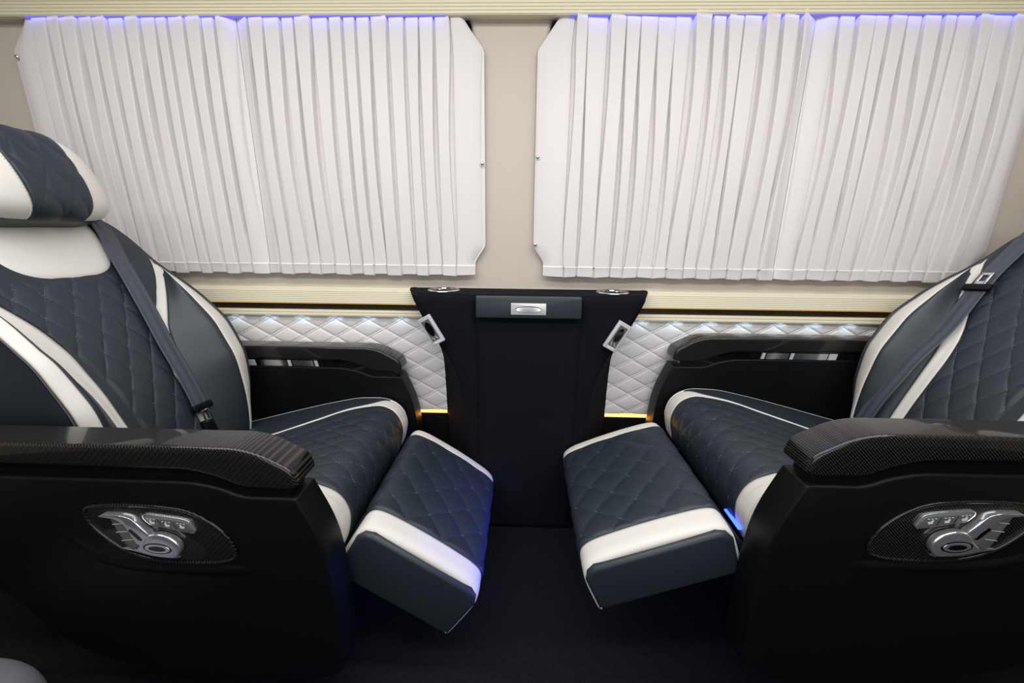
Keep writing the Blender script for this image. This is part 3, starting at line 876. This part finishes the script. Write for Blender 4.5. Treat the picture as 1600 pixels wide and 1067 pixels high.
    shr = round_poly(shell, [0, 0.05, 0.03, 0.03, 0.004, 0.06, 0.1, 0.03, 0.05, 0.06, 0.06, 0.08, 0], 6)
    core = [(-1.25, 0.62), (-0.49, 0.62), (-0.43, 0.57), (-0.43, 0.45), (-1.25, 0.45)]
    for s in (-1, 1):
        y0 = s * 0.292; wv = (0, s, 0)
        fr_ = lambda y: (tuple(np.array([sg * (0 - FX), y, dz])), (sg, 0, 0), (0, 0, 1), wv)
        arm = prism('armrest', capr, fr_(y0), 0.075, 'carbon', root, 0.016, 5, 40)
        arm['label'] = 'carbon fibre patterned armrest top'
        prism('armrest_groove', round_poly(core, 0.03), fr_(y0 + s * 0.006), 0.063, 'gloss_black', arm)
        sh = prism('side_shell', shr, fr_(y0 + s * 0.001), 0.073, 'black_plastic', root, 0.016, 4, 40)
        # polished inserts inside the groove, on the inner face
        for a, b in ((-0.93, -0.905), (-0.900, -0.795), (-0.792, -0.782), (-0.700, -0.690), (-0.775, -0.705)):
            o = prism('groove_insert', [(a, 0.5540), (b, 0.5540), (b - 0.004, 0.5740), (a - 0.004, 0.5740)], fr_(y0 + s * 0.0035), 0.004, 'satin' if b - a < 0.03 else 'chrome', arm)
        if s < 0:
            # control pod on the aisle side
            yo = y0 + s * 0.0735
            pod = [(-0.8208, 0.4933), (-0.7771, 0.5008), (-0.7278, 0.5024), (-0.6795, 0.5006), (-0.6201, 0.4942), (-0.5764, 0.4677), (-0.5499, 0.4374), (-0.5404, 0.4059), (-0.5446, 0.388), (-0.5802, 0.3778), (-0.6561, 0.3764), (-0.7183, 0.3816), (-0.7707, 0.4064), (-0.8131, 0.457)]
            pr_ = round_poly(pod, 0.03, 4)
            prism('control_pod', pr_, fr_(yo), 0.003, 'carbon', sh, 0.001, 2)
            pts = [np.array(V1(p[0], yo + s * 0.003, p[1])) for p in pr_]
            tube('pod_rim', pts, 0.0032, 'carbon', sh, 8, True)
            yb = yo + s * 0.003
            bt = round_poly([(-0.7042, 0.4800), (-0.6967, 0.4890), (-0.6349, 0.4812), (-0.6151, 0.4763), (-0.6062, 0.4526), (-0.6098, 0.4468), (-0.6263, 0.4505), (-0.6925, 0.4639)], 0.008, 4)
            prism('button_bezel', bt, fr_(yb), 0.006, 'silver', sh, 0.002, 2)
            bt2 = round_poly([(-0.6986, 0.4800), (-0.6411, 0.4746), (-0.6199, 0.4705), (-0.6128, 0.4566), (-0.6186, 0.4522), (-0.6872, 0.4660)], 0.006, 3)
            bt2 = [(-0.656 + (q[0] + 0.656) * 1.08, 0.4675 + (q[0] + 0.656) * -0.10 + (q[1] - 0.4675 + (q[0] + 0.656) * 0.10) * 1.28) for q in bt2]
            prism('button_field', bt2, fr_(yb), 0.0068, 'button', sh, 0.0006, 2)
            for i, (cx, cz) in enumerate(((-0.6835, 0.4712), (-0.6557, 0.4657), (-0.6281, 0.4626))):
                bx = [(cx - 0.0045, cz - 0.0025), (cx + 0.003, cz - 0.0035), (cx + 0.0045, cz + 0.001), (cx - 0.0005, cz + 0.0005), (cx - 0.0025, cz + 0.0045), (cx - 0.005, cz + 0.0045)]
                prism('button_icon', bx, fr_(yb), 0.0073, 'icon', sh)
                for j in range(3):
                    dx = cx - 0.008 + 0.006 * j; dzz = cz + 0.0078 - 0.0007 * j
                    prism('button_lamp', [(dx - 0.0014, dzz - 0.0006), (dx + 0.0014, dzz - 0.0006), (dx + 0.0014, dzz + 0.0006), (dx - 0.0014, dzz + 0.0006)], fr_(yb), 0.0073, 'icon', sh)
            for x0_, z0_, x1_, z1_ in ((-0.6733, 0.4776, -0.6683, 0.4628), (-0.645, 0.4728, -0.640, 0.4570)):
                tube('button_gap', [np.array(V1(x0_, yb + s * 0.0069, z0_)), np.array(V1(x1_, yb + s * 0.0069, z1_))], 0.0005, 'gloss_black', sh, 5)
            # seat-shaped adjuster: backrest piece, cushion piece with a dished ring, base plate
            bk = round_poly([(-0.7811, 0.4838), (-0.7731, 0.4873), (-0.7387, 0.4876), (-0.7181, 0.4813), (-0.7031, 0.4607), (-0.6900, 0.4466), (-0.6920, 0.4325), (-0.7020, 0.4210), (-0.7198, 0.4230), (-0.7258, 0.4422), (-0.7350, 0.4682), (-0.7498, 0.4800)], 0.008, 4)
            prism('adjuster_back', bk, fr_(yb), 0.012, 'silver', sh, 0.004, 4)
            slot = round_poly([(-0.7300, 0.4560), (-0.7230, 0.4600), (-0.7120, 0.4480), (-0.7050, 0.4340), (-0.7120, 0.4330)], 0.004, 3)
            prism('adjuster_slot', slot, fr_(yb), 0.0125, 'gloss_black', sh, 0.0004, 1)
            ct = round_poly([(-0.6950, 0.4462), (-0.6711, 0.4490), (-0.6482, 0.4397), (-0.6374, 0.4257), (-0.6378, 0.4111), (-0.6490, 0.3951), (-0.6823, 0.3973), (-0.7140, 0.4049), (-0.7240, 0.4153), (-0.7080, 0.4260)], 0.010, 4)
            prism('adjuster_cushion', ct, fr_(yb), 0.013, 'silver', sh, 0.004, 4)
            for r1, r2, hh, mt in ((0.0275, 0.0120, 0.0134, 'gloss_black'), (0.0240, 0.0095, 0.0140, 'silver'), (0.0165, 0.0055, 0.0145, 'gloss_black')):
                ci = [(-0.6800 + r1 * math.cos(a), 0.4180 + r2 * math.sin(a) - 0.06 * r1 * math.cos(a)) for a in np.linspace(0, 2 * math.pi, 24, endpoint=False)]
                prism('adjuster_ring', ci, fr_(yb), hh, mt, sh, 0.0003, 1)
            prism('adjuster_plate', [(-0.7657, 0.4825), (-0.7446, 0.4832), (-0.7230, 0.4169), (-0.7351, 0.4076), (-0.7469, 0.4218)], fr_(yb), 0.0070, 'button', sh, 0.0008, 2)
            for x0_, z0_, x1_, z1_ in ((-0.7615, 0.4644, -0.7400, 0.4665), (-0.7582, 0.4474, -0.7353, 0.4496), (-0.7515, 0.4289, -0.7296, 0.4317)):
                tube('plate_line', [np.array(V1(x0_, yb + s * 0.0072, z0_)), np.array(V1(x1_, yb + s * 0.0072, z1_))], 0.0006, 'satin', sh, 5)
            prism('adjuster_foot', [(-0.7589, 0.4083), (-0.7442, 0.4117), (-0.7155, 0.4054), (-0.6820, 0.3978), (-0.6477, 0.3931), (-0.6582, 0.3893), (-0.7026, 0.3926), (-0.7358, 0.4027)], fr_(yb), 0.005, 'silver', sh, 0.001, 2)
            # soft crease under the pod
            cr = [(-0.90, 0.45), (-0.8604, 0.4208), (-0.8074, 0.3813), (-0.7346, 0.366), (-0.6592, 0.3613), (-0.50, 0.3610)]
            xs = np.linspace(-0.90, -0.50, 30); zc = pchip([c[0] for c in cr], [c[1] for c in cr], xs)
            Pc = []
            for h, dpt in ((0.012, 0.0), (0.006, 0.0030), (0.0, 0.0052), (-0.006, 0.0045), (-0.02, 0.0)):
                tp_ = np.clip(np.minimum(xs + 0.90, -0.50 - xs) / 0.06, 0, 1)
                Pc.append(L(xs, np.full_like(xs, y0 + s * 0.0738) + s * (dpt * tp_ - 0.0005), zc + h))
            sheet('side_crease', np.stack(Pc, 0), 'black_plastic', sh, (0, s, 0), 0.0, 0.0)

    # ---- base under the cushion, down to the floor
    bs = prism('seat_base', round_poly([(-0.98, -dz), (-0.52, -dz), (-0.50, 0.28), (-1.0, 0.33)], 0.03), (tuple(np.array([sg * (0 - FX), -0.24, dz])), (sg, 0, 0), (0, 0, 1), (0, 1, 0)), 0.48, 'black_leather', root, 0.01)
    y = np.linspace(-0.235, 0.235, 60); z = np.linspace(0.01 - dz, 0.27, 46)
    Yg, Zg = np.meshgrid(y, z, indexing='ij')
    P = L(-0.515 + 0.02 * (Zg / 0.28) + 0.004, Yg, Zg)
    sheet('base_panel', P, 'black_leather', bs, D(1, 0, 0), 0.004, 0.0, quilt(Yg, Zg, 0.06, 0.05, 0.006))
    o = box('base_light', tuple(np.minimum(V1(-0.437, -0.24, 0.262), V1(-0.429, 0.24, 0.268))), tuple(np.maximum(V1(-0.437, -0.24, 0.262), V1(-0.429, 0.24, 0.268))), 'blue_led2', bs)
    o['label'] = 'glowing blue light strip'
    if sg < 0:
        p_, q_ = V1(-0.392, -0.240, 0.3275), V1(-0.3845, -0.175, 0.3310)
        o = box('cushion_light', tuple(np.minimum(p_, q_)), tuple(np.maximum(p_, q_)), 'blue_led2', root)
        o['label'] = 'glowing blue light strip under the cushion edge'
    # ---- footrest
    (f0, z0), (f1, z1), fya, fyb, fth = foot
    d = np.array([f1 - f0, z1 - z0]); fl = np.linalg.norm(d); d /= fl; nn = np.array([-d[1], d[0]])
    def FS(x, y, h): return L(f0 + d[0] * x + nn[0] * h, y, z0 + d[1] * x + nn[1] * h)
    rc = 0.030
    sec = [(0.0, -fth + 0.01)] + [(rc * 0.6 * (1 - math.sin(a)), -rc * (1 - math.cos(a))) for a in np.linspace(math.pi / 2, 0, 7)][:0]
    # profile along the length (rolled at both ends)
    pp = [(-0.002, -fth + 0.012), (-0.004, -0.030), (0.004, -0.010), (0.022, -0.001), (0.06, 0.004), (fl * 0.5, 0.007), (fl - 0.06, 0.004), (fl - 0.026, -0.002), (fl - 0.007, -0.014), (fl, -0.034), (fl - 0.004, -fth + 0.012)]
    pp = np.array(pp); pg = np.concatenate([[0], np.cumsum(np.linalg.norm(np.diff(pp, axis=0), axis=1))]); PGL = pg[-1]; pg = pg / PGL
    def FP(y, g, dy=0.0, dh=0.0):
        x = pchip(pg, pp[:, 0], g); h = pchip(pg, pp[:, 1], g)
        return FS(x, y, h + dh)
    wN, wF = 0.062, 0.045
    outv = D(nn[0], 0, nn[1])
    def fp(name, ya, yb, nu, nv, mat, parent, qh=0, bow=0.0, curl=None):
        Yq, G = np.meshgrid(np.linspace(ya, yb, nu), np.linspace(0, 1, nv), indexing='ij')
        dh = np.zeros_like(Yq)
        if curl:
            e = np.clip((curl[0] - (Yq - fya) * 1.0) / curl[0], 0, 1) if curl[1] < 0 else np.clip((curl[0] - (fyb - Yq)) / curl[0], 0, 1)
            dh = -0.016 * (1 - np.sqrt(np.clip(1 - e ** 2, 0, 1)))
        P = FP(Yq, G, 0, dh)
        ds = quilt(Yq, G * PGL, 0.098, 0.100, qh) * np.clip(np.minimum(Yq - ya, yb - Yq) / 0.008, 0, 1) if qh else None
        return sheet(name, P, mat, parent, outv, 0.008, 0.0012, ds)
    fo = fp('footrest', fya + wN, fyb - wF, 120, 110, 'perforated', root, 0.0050)
    o = fp('footrest_stripe', fya, fya + wN, 12, 60, 'cream_leather', fo, 0, 0, (0.03, -1)); o['label'] = 'cream leather stripe'
    o = fp('footrest_stripe', fyb - wF, fyb, 12, 60, 'cream_leather', fo, 0, 0, (0.03, 1)); o['label'] = 'cream leather stripe'
    lines = []
    for fam in (1, -1):
        for n in range(-14, 15):
            g = np.linspace(0.06, 0.96, 90); s_ = (n - fam * g * PGL / 0.100) * 0.098
            ok = (s_ > fya + wN + 0.004) & (s_ < fyb - wF - 0.004)
            if ok.sum() < 4: continue
            lines.append(FP(s_[ok], g[ok]) + outv * 0.0012)
    dashes('stitching', lines, 'thread_grey', fo, 0.0038, 0.0034, 0.00045)
    # black ends and underside: closed body of the footrest
    body = [(0.006, -fth + 0.006), (0.0, -0.034), (0.010, -0.016), (0.03, -0.008), (fl - 0.03, -0.008), (fl - 0.012, -0.018), (fl - 0.003, -0.036), (fl - 0.008, -fth + 0.006), (fl - 0.02, -fth), (0.02, -fth)]
    o3 = FS(0, fya - 0.010, 0); ax = FS(1, 0, 0) - FS(0, 0, 0); an_ = FS(0, 0, 1) - FS(0, 0, 0)
    prism('footrest_body', body, (o3, ax, an_, (0, 1, 0)), (fyb - fya) + 0.016, 'black_leather', fo, 0.010, 4)
    bl = [FS(x, fya - 0.0065, h)  for x, h in ((0.004, -0.05), (0.006, -0.034), (0.014, -0.0215), (0.032, -0.0145), (fl - 0.032, -0.0145), (fl - 0.014, -0.024), (fl - 0.008, -0.038))]
    dashes('stitching', [bl], 'thread_dark', fo, 0.005, 0.003, 0.0007)
    # plate linking footrest and cushion
    a0 = np.array(V1(-0.47, 0, 0.27)); p1 = FS(0.02, 0, -fth * 0.8)
    u_ = p1 - a0; u_[1] = 0; ul = np.linalg.norm(u_); u_ /= ul
    w_ = np.array([-u_[2], 0, u_[0]]) * sg
    pl = prism('footrest_link', [(0, -0.012), (ul, -0.012), (ul, 0.012), (0, 0.012)], (a0 + np.array([0, fya + 0.02, 0]), u_, w_, (0, 1, 0)), fyb - fya - 0.05, 'gloss_black', root, 0.004)
    fl_ = [(-0.395, 0.300), (f0 - 0.012, z0 - 0.020), (f0 + 0.01, z0 - 0.05), (-0.40, 0.26)]
    o = prism('footrest_flap', fl_, (tuple(np.array([sg * (0 - FX), fya + 0.015, dz])), (sg, 0, 0), (0, 0, 1), (0, 1, 0)), fyb - fya - 0.03, 'black_leather', root, 0.004)
    # ---- seat belt
    path, tongue, lapend = belt
    n = 60
    tb = np.array([p[1] for p in path]); sb = np.array([p[0] for p in path]); lf = np.array([p[2] for p in path])
    par = np.linspace(0, 1, len(path)); pq = np.linspace(0, 1, n)
    ts = pchip(par, tb, pq) if False else np.interp(pq, par, tb); ss = np.interp(pq, par, sb); lift = np.interp(pq, par, lf)
    C = BS(inv(ss, ts, 4.0), ts)[0] + OUT * (lift)[:, None]
    for _ in range(6): C[1:-1] = (C[:-2] + 2 * C[1:-1] + C[2:]) / 4
    tg = np.gradient(C, axis=0); tg /= np.linalg.norm(tg, axis=1, keepdims=True)
    nv_ = np.tile(OUT, (n, 1)); nv_ = nv_ - tg * (nv_ * tg).sum(1, keepdims=True); nv_ /= np.linalg.norm(nv_, axis=1, keepdims=True)
    wv_ = np.cross(tg, nv_) * 0.0255
    be = ribbon('seat_belt', C, wv_, nv_, 'belt', root)
    ti = int(tongue * (n - 1)); c = C[ti]; T, N_, Wd = tg[ti], nv_[ti], wv_[ti] / np.linalg.norm(wv_[ti])
    if lapend < 0: T = -T
    cN = c + N_ * 0.004
    prism('belt_slider', round_poly([(-0.033, -0.010), (0.033, -0.010), (0.033, 0.010), (-0.033, 0.010)], 0.006, 3), (cN - N_ * 0.006, Wd, T, N_), 0.012, 'black_plastic', be, 0.003)
    # metal tongue: a frame with a window
    for k2, (x0, x1, y0_, y1_) in enumerate(((-0.014, -0.008, 0.008, 0.046), (0.008, 0.014, 0.008, 0.046), (-0.014, 0.014, 0.040, 0.048), (-0.014, 0.014, 0.008, 0.020))):
        prism('belt_tongue', [(x0, y0_), (x1, y0_), (x1, y1_), (x0, y1_)], (cN, Wd, T, N_), 0.003, 'chrome', be, 0.0008, 2)
    if lapend > 0:
        cc = cN + T * 0.040
        prism('belt_buckle', round_poly([(-0.019, 0.0), (0.019, 0.0), (0.017, 0.09), (-0.017, 0.09)], 0.006, 3), (cc - N_ * 0.014, Wd, T, N_), 0.013, 'black_plastic', be, 0.003)
    return root

seat(+1, 0.0, 24.5, 0.0, 0.032, 'black and cream quilted captain seat facing right, with headrest, at the left of the console',
     ((-0.332, 0.390), (-0.075, 0.216), -0.265, 0.204, 0.145),
     ([(0.160, 0.72, 0.012), (0.148, 0.646, 0.014), (0.124, 0.556, 0.014), (0.107, 0.455, 0.014), (0.080, 0.285, 0.014), (0.066, 0.085, 0.014)], 0.99, 1), (0.0, 10))
seat(-1, 0.055, 30, 0.055, 0.0, 'black and cream quilted captain seat facing left, right of the console',
     ((-0.335, 0.380), (-0.038, 0.264), -0.288, 0.204, 0.118),
     ([(0.18, 0.70, 0.012), (0.178, 0.616, 0.014), (0.170, 0.512, 0.014), (0.162, 0.442, 0.014), (0.14, 0.318, 0.014), (0.138, 0.154, 0.014), (0.148, -0.01, 0.014)], 0.46, -1), (-0.03, -2))
area('under_seat_blue_left', (-0.433, 1.0, 0.259), (-0.433, 1.0, 0.0), 0.48, 0.012, 0.10, (0.04, 0.07, 1.0))
area('under_seat_blue_right', (0.523, 1.0, 0.314), (0.523, 1.0, 0.0), 0.48, 0.012, 0.25, (0.04, 0.07, 1.0))
area('plinth_blue_right', (0.575, 0.95, 0.10), (-0.1, 0.95, 0.21), 0.30, 0.02, 0.85, (0.03, 0.06, 1.0), 45)

# ------------------------------------------------------------------ rounded grey cushion at the lower left corner
def corner_cushion():
    bm = bmesh.new()
    bmesh.ops.create_uvsphere(bm, u_segments=48, v_segments=24, radius=1)
    for v in bm.verts:
        x, y, z = v.co
        f = lambda a, p: math.copysign(abs(a) ** p, a)
        v.co = Vector((-0.995 + 0.17 * f(x, 0.8), 0.43 + 0.15 * f(y, 0.8), 0.128 + 0.128 * f(z, 0.5)))
    me = bpy.data.meshes.new('pouf'); bm.to_mesh(me); bm.free()
    tag(link('pouf', me, 'grey_cloth'), 'grey rounded cloth pouf at the lower left corner, in front of the left seat', 'pouf')
corner_cushion()
